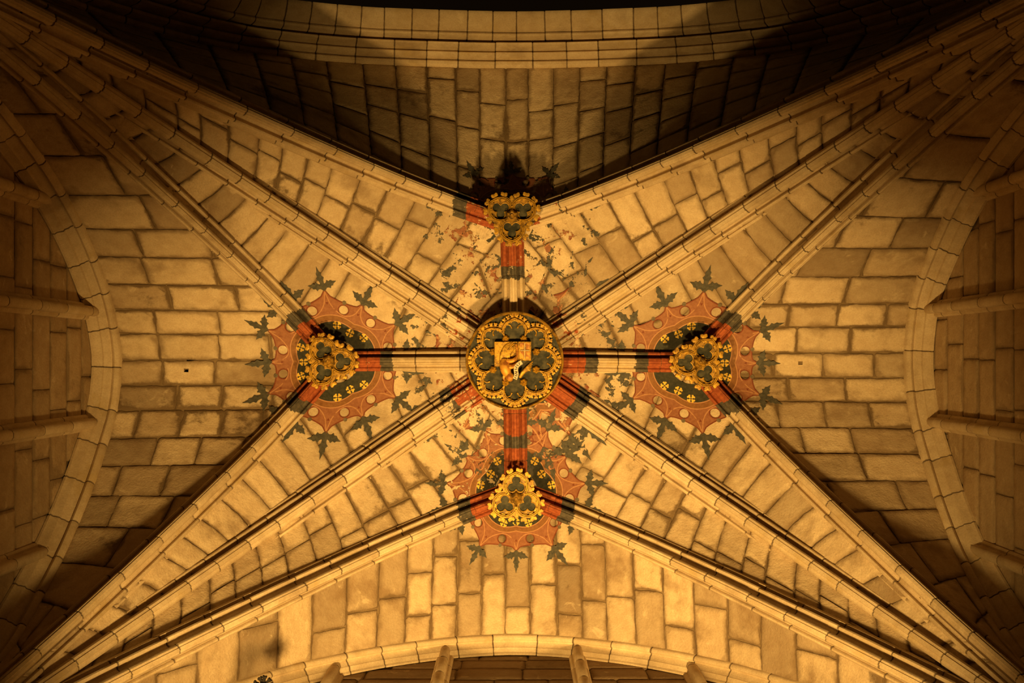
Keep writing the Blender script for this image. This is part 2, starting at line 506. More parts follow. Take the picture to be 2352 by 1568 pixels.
def voussoirs(curve, s0, s1, frame, prof, length, name, parent, mat, joint=.006, sub=3, bosses=(), flake=0.0, jitter=.15, first=None):
    """chain of moulded stones along curve(s) with open joints, over a mortar core"""
    N = 240
    pts = [curve(s0+(s1-s0)*i/N) for i in range(N+1)]
    cum = [0.0]
    for i in range(N): cum.append(cum[-1]+(pts[i+1]-pts[i]).length)
    tot = cum[-1]
    def at(d):
        d = min(max(d, 0), tot)
        i = 0
        lo, hi = 0, N
        while hi-lo > 1:
            m = (lo+hi)//2
            if cum[m] <= d: lo = m
            else: hi = m
        f = (d-cum[lo])/max(1e-9, cum[lo+1]-cum[lo])
        return s0+(s1-s0)*(lo+f)/N
    core_prof = shrink(prof, .012)
    v, f = sweep([frame(at(tot*i/110)) for i in range(111)], core_prof)
    core = link('mortar_core', mesh('mortar_core', v, f, True), M_MORTAR, parent)
    d = first if first is not None else length*rng.uniform(.5, 1)
    cuts = [0.0]
    while d < tot-length*.4:
        cuts.append(d); d += length*rng.uniform(1-jitter, 1+jitter)
    cuts.append(tot)
    for i in range(len(cuts)-1):
        a, b = cuts[i]+joint/2, cuts[i+1]-joint/2
        ds = [a, a+.012]+[a+(b-a)*q/sub for q in range(1, sub)]+[b-.012, b]
        off = rng.uniform(-.003, .003)
        fr = []
        for q, x in enumerate(ds):
            p, l, u = frame(at(x))
            fr.append((p+l*off-u*rng.uniform(0, .001), l, u))
        v, f = sweep(fr, prof)
        n = len(prof)
        ce = sum(prof_p[0] for prof_p in prof)/n
        for q in (0, len(ds)-1):                   # round the arrises a little
            for j in range(n):
                p, l, u = fr[q]
                hmid = prof[j][1]
                v[q*n+j] = v[q*n+j]-l*((prof[j][0]-ce)*.03)+u*.003
        me = mesh(name, v, f, True)
        ed = []
        for q in range(len(ds)): ed += [1.0 if q in (0, len(ds)-1) else (.35 if q in (1, len(ds)-2) else 0.0)]*n
        fattr(me, 'edge', ed)
        pv = []
        for co in v:
            m = 9.0
            for (bx, by, br) in bosses: m = min(m, math.hypot(co.x-bx, co.y-by)-br)
            pv.append(m)
        fattr(me, 'paint', pv); fattr(me, 'flake', [flake]*len(v))
        link(name, me, mat, parent)
    return tot

HALF_T = [(0, -.010), (.016, -.010), (.020, .004), (.040, .008), (.056, .030), (.056, .056), (.042, .078), (.026, .094), (.026, .130), (.040, .168), (.066, .190), (.090, .184), (.098, .160), (.112, .150), (.130, .154), (.142, .174), (.138, .200), (.122, .218), (.116, .262), (.168, .275), (.168, .40)]
HALF_D = [(0, -.030), (.022, -.030), (.028, -.014), (.054, -.010), (.074, .016), (.074, .048), (.056, .074), (.036, .092), (.036, .130), (.052, .166), (.080, .184), (.102, .176), (.110, .146), (.124, .134), (.142, .138), (.156, .158), (.154, .186), (.138, .206), (.132, .246), (.162, .262), (.176, .238), (.196, .236), (.208, .252), (.204, .285), (.222, .29), (.222, .42)]
HALF_R = [(0, -.008), (.014, -.008), (.020, .004), (.026, -.004), (.044, .006), (.054, .030), (.046, .056), (.030, .074), (.030, .110), (.044, .146), (.066, .160), (.084, .154), (.092, .134), (.108, .128), (.126, .138), (.136, .160), (.132, .186), (.116, .206), (.112, .252), (.158, .270), (.158, .40)]
def full(half): return [(-a, h) for a, h in half[::-1]]+half[1:]
PROF_T, PROF_D, PROF_R = full(HALF_T), full(HALF_D), full(HALF_R)

def line_frame(curve):
    def fr(s):
        p = curve(s); d = curve(s+.004)-curve(s-.004); d.normalize()
        l = d.cross(Vector((0, 0, 1))); l.normalize()
        u = l.cross(d); u.normalize()
        if u.z < 0: u = -u; l = -l
        return p, l, u
    return fr

RC, RB = 0.645, 0.36
BC = (0.0, 0.0, .74)
def bb(x): return (B[x][0], B[x][1], .40)
corner = {'NW': 'top left', 'NE': 'top right', 'SW': 'bottom left', 'SE': 'bottom right'}
side = {'N': 'upper', 'S': 'lower', 'W': 'left', 'E': 'right'}
for kk, fl in (('NW', .56), ('NE', .57), ('SW', .47), ('SE', .30)):
    rb = empty('diagonal_rib', diag(kk, 0)); rb.location = (0, 0, 0)
    cv = lambda s, kk=kk: diag(kk, s)
    voussoirs(cv, .055, 1.0, line_frame(cv), PROF_D, .50, 'voussoir', rb, M_RIB, bosses=[BC], flake=fl)
    tag(rb, f'broad moulded diagonal rib running from the central boss to the {corner[kk]} corner', 'rib', 'diagonal ribs of the star vault')
for b, kk, fl in (('N', 'NW', .40), ('N', 'NE', .60), ('S', 'SW', .36), ('S', 'SE', .30), ('W', 'NW', .30), ('W', 'SW', .28), ('E', 'NE', .33), ('E', 'SE', .28)):
    rb = empty('tierceron_rib')
    cv = lambda s, kk=kk, b=b: tier(b, kk, s)
    voussoirs(cv, .02, 1.0, line_frame(cv), PROF_T, .58, 'voussoir', rb, M_RIB, bosses=[bb(b)], flake=fl)
    tag(rb, f'slender moulded rib running from the {side[b]} small boss to the {corner[kk]} corner', 'rib', 'tierceron ribs of the star vault')
for b, fl, bs in (('N', .40, [bb('N')]), ('S', .25, [BC, bb('S')]), ('W', .33, [bb('W')]), ('E', .34, [bb('E'), BC])):
    rb = empty('ridge_rib')
    cv = lambda s, b=b: ridge(b, s)
    voussoirs(cv, .12, .96, line_frame(cv), PROF_R, .62, 'voussoir', rb, M_RIB, bosses=bs, flake=fl)
    tag(rb, f'short ridge rib joining the central boss to the {side[b]} small boss', 'rib', 'ridge ribs of the star vault')

# ------------------------------------------------------------------ arches along the edges
def arch_frame(curve, lat):
    lat = Vector(lat)
    def fr(s):
        d = curve(s+.01)-curve(s-.01); d.normalize()
        u = d.cross(lat); u.normalize()
        if u.z < 0: u = -u
        return curve(s), lat, u
    return fr
PROF_F = [(-.05, .14), (-.045, -.010), (-.025, -.040), (.010, -.055), (.040, -.040), (.052, -.020), (.075, -.030), (.100, -.060), (.135, -.080), (.145, -.105), (.175, -.115), (.215, -.125), (.235, -.150), (.262, -.150), (.275, -.10), (.30, .14)]
for nm, cv, s0, s1, lat, lab in (
        ('wall_arch', lambda s: V(-XW, s, ARCH_W(s)), -3.25, 3.40, (-1, 0, 0), 'moulded stone arch framing the left wall panels'),
        ('wall_arch', lambda s: V(XW, s, ARCH_E(s)), -3.25, 3.40, (1, 0, 0), 'moulded stone arch framing the right wall panels'),
        ('wall_arch', lambda s: V(s, YS, ARCH_S(s)), -4.9, 4.9, (0, 1, 0), 'shallow moulded stone arch along the bottom wall')):
    a = empty(nm)
    pf = PROF_F if lat[1] == 0 else [(x*.72, h*.85 if h < 0 else h) for x, h in PROF_F]
    voussoirs(cv, s0, s1, arch_frame(cv, lat), pf, .52, 'voussoir', a, M_RIB, joint=.007)
    tag(a, lab, 'arch', 'wall arches around the vault')
cvn = lambda s: V(s, -YN, ARCH_N(s))
an = empty('transverse_arch')
PN1 = [(-.05, .12), (-.03, -.03), (-.005, -.06), (.03, -.065), (.05, -.045), (.055, .0), (.064, -.05), (.068, -.13), (.085, -.168), (.115, -.178), (.135, -.155), (.139, -.10), (.149, -.20), (.153, -.28), (.168, -.335), (.188, -.348), (.200, -.33), (.205, -.2), (.21, .12)]
PN1 = [(a*NK, h*NK) for a, h in PN1]
voussoirs(cvn, -6.4, 6.4, arch_frame(cvn, (0, -1, 0)), PN1, .52, 'moulding_voussoir', an, M_RIB, joint=.008)
PN2 = [(.238, .05), (.236, -.41), (.246, -.445), (.266, -.458), (.286, -.446), (.294, -.425), (.303, -.48), (.33, -.55), (.38, -.63), (.425, -.68), (.45, -.695), (.47, -.695), (.492, -.64), (.50, .05)]
PN2 = [(a*NK, h*NK) for a, h in PN2]
voussoirs(cvn, -6.4, 6.4, arch_frame(cvn, (0, -1, 0)), PN2, .42, 'soffit_voussoir', an, M_RIB, joint=.010)
tag(an, 'wide moulded transverse arch curving along the top edge before the black void', 'arch')

# ------------------------------------------------------------------ walls with shafts
def wall(name, P, us, vs_, face, zfun, vlo, vhi, z0, z1, course, lo, hi, shafts, shaft_at, lab):
    w = backing_wall(name, P, us, vs_, face)
    z = z0
    while z < z1:
        h = course*rng.uniform(.9, 1.1)
        y = vlo+rng.uniform(-.3, 0)
        while y < vhi:
            l = rng.uniform(lo, hi)
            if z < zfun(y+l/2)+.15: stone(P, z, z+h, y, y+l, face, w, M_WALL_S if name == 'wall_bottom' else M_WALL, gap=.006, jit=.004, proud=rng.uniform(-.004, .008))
            y += l
        z += h
    for s in shafts:
        sh = empty('shaft'); sh.parent = w
        top = zfun(s)-.06; z = 8.2; base, lat, out = shaft_at(s)
        prof = [(-.105, -.06), (-.105, .02), (-.085, .045), (-.06, .05), (-.052, .075), (-.062, .105), (-.05, .14), (-.022, .158), (.022, .158), (.05, .14), (.062, .105), (.052, .075), (.06, .05), (.085, .045), (.105, .02), (.105, -.06)]
        first = True
        while z < top:
            z2 = min(top, z+rng.uniform(.5, .75))
            fr = []
            for q, zz in enumerate((z+.003, z+.02, z2-.02, z2-.003)):
                k_ = .97 if q in (0, 3) else 1.0
                fr.append((base+Vector((0, 0, zz+CAMZ)), lat*k_, out*k_))
            v, f = sweep(fr, prof)
            me = mesh('drum', v, f, True)
            fattr(me, 'edge', [1.0]*16+[0.0]*32+[1.0]*16); fattr(me, 'paint', [9.0]*64); fattr(me, 'flake', [0.0]*64)
            link('drum', me, M_RIB, sh); z = z2
        v, f = sweep([(base+Vector((0, 0, 8.2+CAMZ)), lat, out), (base+Vector((0, 0, top+CAMZ)), lat, out)], shrink(prof, -.008))
        link('mortar_core', mesh('mortar_core', v, f, True), M_MORTAR, sh)
    tag(w, lab, 'wall', kind='structure')
    return w
def backing_wall(name, P, us, vs_, face):
    verts, faces = [], []
    nv = len(vs_)
    for u in us:
        for v in vs_: verts.append(P(u, v)-Vector(face)*.018)
    for i in range(len(us)-1):
        for j in range(nv-1): faces.append([i*nv+j, (i+1)*nv+j, (i+1)*nv+j+1, i*nv+j+1])
    return link(name, mesh(name, verts, faces), M_MORTAR)
XW2, YS2 = XW+.27, YS+.20
wall('wall_left', lambda z, y: V(-XW2, y, z), frange(6, 13.4, 4), frange(-3.9, 4.0, 4), (1, 0, 0), ARCH_W, -3.1, 3.3, 8.6, 13.3, .43, .55, .95,
     (-1.80, -.61, .77, 2.12), lambda s: (Vector((-XW2, s, 0)), Vector((0, 1, 0)), Vector((1, 0, 0))), 'ashlar wall with four upright shafts at the left edge')
wall('wall_right', lambda z, y: V(XW2, y, z), frange(6, 13.5, 4), frange(-3.9, 4.0, 4), (-1, 0, 0), ARCH_E, -3.1, 3.3, 8.6, 13.4, .43, .55, .95,
     (-1.90, -.65, .77, 2.14), lambda s: (Vector((XW2, s, 0)), Vector((0, 1, 0)), Vector((-1, 0, 0))), 'ashlar wall with four upright shafts at the right edge')
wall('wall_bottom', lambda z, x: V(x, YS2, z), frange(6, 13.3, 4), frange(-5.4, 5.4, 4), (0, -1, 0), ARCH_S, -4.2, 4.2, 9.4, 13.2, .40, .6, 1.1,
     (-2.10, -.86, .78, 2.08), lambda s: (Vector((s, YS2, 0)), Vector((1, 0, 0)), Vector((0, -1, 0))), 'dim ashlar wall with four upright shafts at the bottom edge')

# ------------------------------------------------------------------ flat shapes: plates, tubes, draped paint
def inside(pt, poly):
    x, y = pt; c = False; j = len(poly)-1
    for i in range(len(poly)):
        xi, yi = poly[i]; xj, yj = poly[j]
        if (yi > y) != (yj > y) and x < (xj-xi)*(y-yi)/(yj-yi)+xi: c = not c
        j = i
    return c

def fill(outline, holes=(), grid=None):
    """triangulate an outline with holes, with optional inner points"""
    pts, edges = [], []
    for lp in [outline]+list(holes):
        b = len(pts)
        pts += [Vector(p) for p in lp]
        edges += [(b+i, b+(i+1) % len(lp)) for i in range(len(lp))]
    if grid:
        xs = [p[0] for p in outline]; ys = [p[1] for p in outline]
        x = min(xs)+grid/2
        while x < max(xs):
            y = min(ys)+grid/2
            while y < max(ys):
                if inside((x, y), outline) and not any(inside((x, y), h) for h in holes): pts.append(Vector((x, y)))
                y += grid
            x += grid
    vo, eo, fo, _, _, _ = geometry.delaunay_2d_cdt(pts, edges, [], 0, 1e-6)
    tris = []
    for t in fo:
        c = ((vo[t[0]].x+vo[t[1]].x+vo[t[2]].x)/3, (vo[t[0]].y+vo[t[1]].y+vo[t[2]].y)/3)
        if inside(c, outline) and not any(inside(c, h) for h in holes): tris.append(list(t))
    return [(v.x, v.y) for v in vo], tris

def drape(name, outline, holes, mat, parent, lift, grid=.07, tf=None):
    """a coat of paint lying on the vault surface"""
    v2, tr = fill(outline, holes, grid)
    verts, used = [], {}
    faces = []
    for t in tr:
        a, b, c = [v2[i] for i in t]
        if (b[0]-a[0])*(c[1]-a[1])-(b[1]-a[1])*(c[0]-a[0]) > 0: t = t[::-1]
        f = []
        for i in t:
            if i not in used:
                used[i] = len(verts); x, y = v2[i]; verts.append((x, y, web_z(x, y)-lift-.004))
            f.append(used[i])
        faces.append(f)
    return link(name, mesh(name, verts, faces, True), mat, parent)

def strip(pts, w, closed=False):
    """outline of a thin painted line following pts"""
    L, R = [], []
    n = len(pts)
    for i in range(n):
        a = pts[(i-1) % n] if closed or i > 0 else pts[0]
        b = pts[(i+1) % n] if closed or i < n-1 else pts[-1]
        dx, dy = b[0]-a[0], b[1]-a[1]; l = math.hypot(dx, dy) or 1
        nx, ny = -dy/l*w/2, dx/l*w/2
        L.append((pts[i][0]+nx, pts[i][1]+ny)); R.append((pts[i][0]-nx, pts[i][1]-ny))
    return L, R

def drape_lines(name, lines, w, mat, parent, lift):
    verts, faces = [], []
    for pts, closed in lines:
        L, R = strip(pts, w, closed)
        b = len(verts); n = len(pts)
        for (x, y) in L+R: verts.append((x, y, web_z(x, y)-lift-.004))
        for i in range(n if closed else n-1):
            j = (i+1) % n
            faces.append([b+i, b+j, b+n+j, b+n+i])
    return link(name, mesh(name, verts, faces, True), mat, parent)

def circle(cx, cy, r, n=20, a0=0.0): return [(cx+r*math.cos(a0+2*math.pi*i/n), cy+r*math.sin(a0+2*math.pi*i/n)) for i in range(n)]

LEAF = [(0, -.16)]
for phi, ln in ((12, .95), (90, 1.15), (168, .95)):
    cp, sp = math.cos(math.radians(phi)), math.sin(math.radians(phi))
    for a_, p_ in ((.20, -.13), (.34, -.16), (.44, -.27), (.54, -.15), (.70, -.17), (.80, -.07), (1.05, .03), (.78, .09), (.70, .17), (.56, .14), (.45, .26), (.33, .16), (.20, .13)):
        LEAF.append((a_*ln*cp-p_*sp, a_*ln*sp+p_*cp+.12))
def place(poly, cx, cy, ang, sx, sy=None):
    """put a shape whose +y axis points along ang"""
    sy = sy or sx
    c, s = math.cos(ang), math.sin(ang)
    return [(cx+y*sy*c+x*sx*s, cy+y*sy*s-x*sx*c) for x, y in poly]

def quatrefoil_leaf(name, cx, cy, r, mat, parent, rot):
    verts, faces = [], []
    petal = [(0, .1), (.22, .34), (.20, .52), (.46, .60), (.40, .84), (.16, .92), (0, .80), (-.16, .92), (-.40, .84), (-.46, .60), (-.20, .52), (-.22, .34)]
    for q in range(4):
        pl = place(petal, cx, cy, rot+q*math.pi/2, r)
        b = len(verts)
        ctr = (sum(p[0] for p in pl)/len(pl), sum(p[1] for p in pl)/len(pl))
        verts.append((*ctr, web_z(*ctr)-.0108))
        for p in pl: verts.append((*p, web_z(*p)-.0108))
        n = len(pl)
        for i in range(n): faces.append([b, b+1+(i+1) % n, b+1+i])
    return link(name, mesh(name, verts, faces), mat, parent)

PX = 14.0/FPX
def medallion(cx, cy, ribs, counts, scale, mats, leaf_skip=(), lab='', rosettes=True, r0=50, wob=.0, sector_ok=None, core=1.0):
    """ribs: angles of the ribs; counts: painted tips in every sector between them"""
    root = empty('painted_medallion')
    tag(root, lab, 'wall painting', 'painted medallions around the bosses')
    ribs = sorted(ribs)
    for si in range(len(ribs)):
        if sector_ok and si not in sector_ok: continue
        a0 = ribs[si]; a1 = ribs[(si+1) % len(ribs)]
        if a1 <= a0: a1 += 2*math.pi
        M = mats[si] if isinstance(mats, (list, tuple)) else mats
        n = counts[si]; sc = scale[si]*PX; w = a1-a0
        mid = (a0+a1)/2
        def lob(a):      # two shallow lobes in every sector
            f = abs((a-a0)/w-.5)*2
            return 1.0+.085*math.sin(math.pi*f)-.055*(1-f)
        def pol(r, a, l=True):
            q = r*sc*(lob(a) if l else 1)
            return (cx+q*math.cos(a), cy+q*math.sin(a))
        m = 28
        an_ = [a0+w*i/m for i in range(m+1)]
        R1, R2, RV, RT = 88*core, 101*core, 132*core, 154*core
        ground = [pol(r0, a, False) for a in an_]+[pol(R1, a) for a in an_[::-1]]
        drape('painted_ground', ground, [], M['ground'], root, .0040)
        band = [pol(R1, a) for a in an_]+[pol(R2, a) for a in an_[::-1]]
        drape('painted_border', band, [], M['border'], root, .0045)
        # cusped red tracery: tips between hollows, each hollow with a round eye
        outer, eyes, tips, arcs, berries = [], [], [], [], []
        for i in range(n):
            b0 = a0+w*i/n; b1 = a0+w*(i+1)/n
            for q in range(9):
                f = q/9
                rr = RV+(RT-RV)*(1-math.sqrt(max(0, 1-abs(2*f-1)**2)))
                outer.append(pol(rr, b0+(b1-b0)*f, True))
            bm = (b0+b1)/2
            rad = min(11.5*sc, .30*(b1-b0)*RV*sc)
            ex, ey = pol(RV-15*core, bm)
            eyes.append(circle(ex, ey, rad, 14, bm))
            berries.append(pol(RV+1*core, bm)+(bm,))
            tips.append((b0, i > 0)); 
            arcs.append([pol(R2+4*core+(RT-R2-8*core)*(1-math.sqrt(max(0, 1-(2*f/12-1)**2))), b0+(b1-b0)*f/12) for f in range(13)])
        outer.append(pol(RT, a1))
        red = [pol(R2, a) for a in an_[::-1]]
        drape('painted_tracery', outer+red, eyes, M['red'], root, .0050)
        lines = [(outer, False)]+[(e, True) for e in eyes]
        drape_lines('painted_outline', lines, 2.6*sc, M['dark'], root, .0058)
        drape_lines('painted_line', [([pol(R2, a) for a in an_], False), ([pol(R1, a) for a in an_], False)]+[(a, False) for a in arcs], 2.3*sc, M['line'], root, .0060)
        # small trefoil marks between the arches
        for i in range(1, n):
            a = a0+w*i/n
            x, y = pol((R2+RT)/2-2, a)
            drape('painted_mark', place([(-.6, -.5), (.6, -.5), (0, .7)], x, y, a+math.pi, 5*sc), [], M['dark'], root, .0062, None)
        for (x, y, a) in berries:
            drape('painted_berry', circle(x, y, 4.6*sc, 10), [], M['berry'], root, .0066, None)
        for i in range(n+1):
            if (si, i) in leaf_skip or (i == n): continue
            a = a0+w*i/n
            if i == 0: continue
            x, y = pol(RT+1, a)
            s = rng.uniform(.92, 1.12)
            drape('painted_leaf', place(LEAF, x, y, a+rng.uniform(-.15, .15), 33*sc*s, 38*sc*s), [], M['leaf'], root, .0062, .05)
        for e_ in (.25, w*sc/sc-.25):              # leaves half hidden by the ribs
            a = a0+e_*.55 if e_ == .25 else a1-.25*.55
            x, y = pol(RT-1, a)
            drape('painted_leaf', place(LEAF, x, y, a, 31*sc, 36*sc), [], M['leaf'], root, .0062, .05)
        if rosettes:
            nr = 3
            for i in range(nr):
                a = mid+(i-1)*min(.40, w*.27)
                x, y = pol((77 if i == 1 else 80)*core, a)
                quatrefoil_leaf('painted_rosette', x, y, 10.5*sc, M['gold'], root, a+math.pi/4)
    return root
A = lambda d: math.radians(d)
G, Mi, Bd = PAINT_GOOD, PAINT_MID, PAINT_BAD
aw = math.atan2(3.3, 2.54); awS = math.atan2(3.45, 2.54)
medallion(*B['W'], [0, math.pi-awS, math.pi+aw], [4, 4, 4], [1, 1, 1], [G, G, G], lab='red and gold painted medallion with green leaves around the left small boss')
medallion(*B['E'], [math.pi, awS, -aw+2*math.pi], [4, 4, 4], [1, 1, 1], [G, G, G], lab='red and gold painted medallion with green leaves around the right small boss')
anN = math.atan2(1.38, 4.97); anS = math.atan2(1.63, 5.0)
medallion(*B['S'], [anS, math.pi-anS, 1.5*math.pi], [4, 4, 4], [.87, 1.0, 1.0], [G, Mi, G], lab='red and gold painted medallion with green leaves around the lower small boss')
medallion(*B['N'], [math.pi/2, math.pi+anN, 2*math.pi-anN], [4, 4, 4], [1.0, .86, 1.0], [Bd, Mi, Bd], lab='badly flaked painted medallion around the upper small boss', rosettes=False)
ad = math.atan2(3.45, 5.0); adn = math.atan2(3.3, 5.0)
medallion(0, 0, [0, ad, math.pi/2, math.pi-ad, math.pi, math.pi+adn, 1.5*math.pi, 2*math.pi-adn], [3, 3, 3, 2, 2, 3, 3, 2],
          [1.48]*8, [Bd, Mi, Bd, Bd, Bd, Bd, Bd, Bd], lab='mostly flaked painted medallion around the large central boss', rosettes=False, r0=60, core=.92)

# ------------------------------------------------------------------ bosses
def tube(pts, r, closed=False, seg=6, zoff=0.0, flat=1.0):
    """tube along 2D or 3D points"""
    verts, faces = [], []
    n = len(pts)
    P3 = [Vector((p[0], p[1], (p[2] if len(p) > 2 else 0.0)+zoff)) for p in pts]
    for i in range(n):
        a = P3[(i-1) % n] if closed or i > 0 else P3[0]
        b = P3[(i+1) % n] if closed or i < n-1 else P3[-1]
        d = (b-a).normalized(); l = d.cross(Vector((0, 0, 1)))
        if l.length < 1e-5: l = Vector((1, 0, 0))
        l.normalize(); u = l.cross(d)
        rr = r[i] if isinstance(r, (list, tuple)) else r
        for q in range(seg):
            t = 2*math.pi*q/seg
            verts.append(P3[i]+l*rr*math.cos(t)+u*rr*flat*math.sin(t))
    for i in range(n if closed else n-1):
        j = (i+1) % n
        for q in range(seg):
            q2 = (q+1) % seg
            faces.append([i*seg+q, j*seg+q, j*seg+q2, i*seg+q2])
    if not closed:
        faces.append(list(range(seg))); faces.append([(n-1)*seg+q for q in range(seg)][::-1])
    return verts, faces

def plate(outline, holes, z0, z1):
    """flat-bottomed plate: face at z1 (lower), back at z0"""
    v2, tr = fill(outline, holes)
    verts = [(x, y, z1) for x, y in v2]; faces = []
    for t in tr:
        a, b, c = [v2[i] for i in t]
        if (b[0]-a[0])*(c[1]-a[1])-(b[1]-a[1])*(c[0]-a[0]) > 0: t = t[::-1]
        faces.append(t)
    for li, lp in enumerate([outline]+list(holes)):
        b = len(verts); n = len(lp)
        for (x, y) in lp: verts.append((x, y, z1))
        for (x, y) in lp: verts.append((x, y, z0))
        for i in range(n):
            j = (i+1) % n
            faces.append([b+i, b+j, b+n+j, b+n+i] if li else [b+j, b+i, b+n+i, b+n+j])
    return verts, faces

def merge(parts):
    v, f = [], []
    for (a, b) in parts:
        o = len(v); v += [Vector(x) for x in a]; f += [[i+o for i in q] for q in b]
    return v, f

def lathe(prof, seg=48):
    verts, faces = [], []
    n = len(prof)
    for i in range(seg):
        a = 2*math.pi*i/seg
        for r, z in prof: verts.append((r*math.cos(a), r*math.sin(a), z))
    for i in range(seg):
        j = (i+1) % seg
        for q in range(n-1): faces.append([i*n+q, j*n+q, j*n+q+1, i*n+q+1])
    return verts, faces

def rosette_mesh(r, petals, h):
    """domed flower: centre knob and a ring of petals"""
    parts = []
    verts, faces = [], []
    rings = [(0.0, h*.9), (.16, h*1.0), (.26, h*.72), (.34, h*.62), (.55, h*.95), (.8, h*.8), (1.0, h*.25), (1.0, -h*.4)]
    seg = petals*4
    for k_, (q, z) in enumerate(rings):
        for i in range(seg):
            a = 2*math.pi*i/seg
            s = 1.0 if q < .45 else 1.0-.16*(.5-.5*math.cos(petals*a+math.pi))*(q)
            dz = 0 if q < .45 else -.25*h*(.5-.5*math.cos(petals*a+math.pi))
            verts.append((r*q*s*math.cos(a), r*q*s*math.sin(a), -(z+dz)))
    for k_ in range(len(rings)-1):
        for i in range(seg):
            j = (i+1) % seg
            faces.append([k_*seg+i, k_*seg+j, (k_+1)*seg+j, (k_+1)*seg+i])
    return verts, faces

def crocket_mesh(s):
    """small leaf knob with a notched head, pointing along +x"""
    out = [(-.8, -.40), (.12, -.38), (.20, -.62), (.70, -.64), (.84, -.40), (.72, -.12), (.72, .12), (.84, .40), (.70, .64), (.20, .62), (.12, .38), (-.8, .40)]
    n = len(out)
    verts = [(x*s, y*s, 0.02) for x, y in out]+[(x*s*.96, y*s*.92, -s*.35) for x, y in out]+[(.25*s, 0, -s*.46)]
    faces = []
    for i in range(n):
        j = (i+1) % n
        faces.append([i, j, n+j, n+i]); faces.append([n+i, n+j, 2*n])
    return verts, faces

def part(name, vf, mat, parent, loc=None, smooth=True, rotz=0.0):
    me = mesh(name, vf[0], vf[1], smooth)
    o = link(name, me, mat, parent)
    if loc: o.location = loc
    o.rotation_euler.z = rotz
    return o
def copies(name, src, parent, loc, rotz):
    o = bpy.data.objects.new(name, src.data); COL.objects.link(o); o.parent = parent
    o.location = loc; o.rotation_euler = (0, 0, rotz)
    return o

def foil(cx, cy, ang, rad, cusp, n=3, seg=10, lobe=.50, dist=.46):
    """closed n-foil outline around (cx, cy)"""
    pts = []
    for q in range(n):
        a = ang+2*math.pi*q/n
        ox, oy = cx+dist*rad*math.cos(a), cy+dist*rad*math.sin(a)
        half = math.pi*cusp
        for i in range(seg+1):
            t = a-half+2*half*i/seg
            pts.append((ox+lobe*rad*math.cos(t), oy+lobe*rad*math.sin(t)))
    return pts

def lobed(n, dist, rad, ang0, seg=14, point=0.0):
    """union outline of n circles on a ring, walked lobe by lobe"""
    pts = []
    step = 2*math.pi/n
    # half angle at which neighbouring circles meet
    m = dist*math.sin(step/2)
    k_ = math.acos(min(1, m/rad)) if m < rad else 0
    half = math.pi/2+step/2-k_
    for q in range(n):
        a = ang0+q*step
        ox, oy = dist*math.cos(a), dist*math.sin(a)
        for i in range(seg):
            t = -half+2*half*i/(seg-1)
            rr = rad*(1+point*max(0, 1-abs(t)/.5)**1.5)
            pts.append((ox+rr*math.cos(a+t), oy+rr*math.sin(a+t)))
    return pts

def walk(pts, step):
    """points at equal spacing along a closed outline with outward normals"""
    n = len(pts); cum = [0]
    for i in range(n): cum.append(cum[-1]+math.hypot(pts[(i+1) % n][0]-pts[i][0], pts[(i+1) % n][1]-pts[i][1]))
    m = round(cum[-1]/step); out = []
    for q in range(m):
        d = (q+.5)*cum[-1]/m
        i = max(j for j in range(n) if cum[j] <= d)
        a, b = pts[i], pts[(i+1) % n]
        f = (d-cum[i])/max(1e-9, cum[i+1]-cum[i])
        out.append((a[0]+(b[0]-a[0])*f, a[1]+(b[1]-a[1])*f, math.atan2(-(b[0]-a[0]), b[1]-a[1])))
    return out

def small_boss(b, ang0, lab):
    x, y = B[b]; R = RB
    o = empty('foliate_boss', (x, y, 13.60+CAMZ))
    tag(o, lab, 'boss', 'small trefoil bosses')
    # block carrying the face
    body = lobed(3, .40*R, .47*R, ang0, 16)
    part('block', plate(body, [], .42, .01), M_FIELD, o, smooth=False)
    rim = lobed(3, .44*R, .50*R, ang0, 16)
    holes = [circle(.47*R*math.cos(ang0+q*2*math.pi/3), .47*R*math.sin(ang0+q*2*math.pi/3), .375*R, 24) for q in range(3)]
    part('gilded_face', plate(rim, holes, .05, -.045), M_GOLD_D, o, smooth=False)
    for q in range(3):
        a = ang0+q*2*math.pi/3
        cx, cy = .47*R*math.cos(a), .47*R*math.sin(a)
        def og(r):
            return [(cx+r*(1+.10*max(0, 1-abs(((t-a+math.pi) % (2*math.pi))-math.pi)/.45)**1.6)*math.cos(t), cy+r*(1+.10*max(0, 1-abs(((t-a+math.pi) % (2*math.pi))-math.pi)/.45)**1.6)*math.sin(t)) for t in [a+2*math.pi*i/28 for i in range(28)]]
        fo = part('foil_ring', merge([tube(og(.435*R), .020*R, True, 6, -.060), tube(og(.385*R), .020*R, True, 6, -.060)]), M_GOLD, o)
        tf = [(cx+p[0], cy+p[1]) for p in lobed(3, .172*R, .165*R, a, 12)]
        part('cusping', plate(circle(cx, cy, .385*R, 28), [tf], .0, -.012), M_GOLD_D, fo, smooth=False)
        part('cusp_edge', tube(tf, .016*R, True, 5, -.016), M_GOLD, fo)
    out = lobed(3, .44*R, .495*R, ang0, 20)
    first = None
    for (px, py, a) in walk(out, .30*R):
        if first is None: first = part('crocket', crocket_mesh(.20*R), M_GOLD, o, (px, py, -.012), rotz=a)
        else: copies('crocket', first, o, (px, py, -.012), a)
    part('rosette', rosette_mesh(.235*R, 6, .065), M_GOLD_D, o, (0, 0, -.055))
    return o
small_boss('W', 0.0, 'gilded trefoil boss at the left end of the left ridge rib')
small_boss('E', math.pi, 'gilded trefoil boss at the right end of the right ridge rib')
small_boss('N', math.pi/2, 'gilded trefoil boss above the central boss')
small_boss('S', -math.pi/2, 'gilded trefoil boss below the central boss')

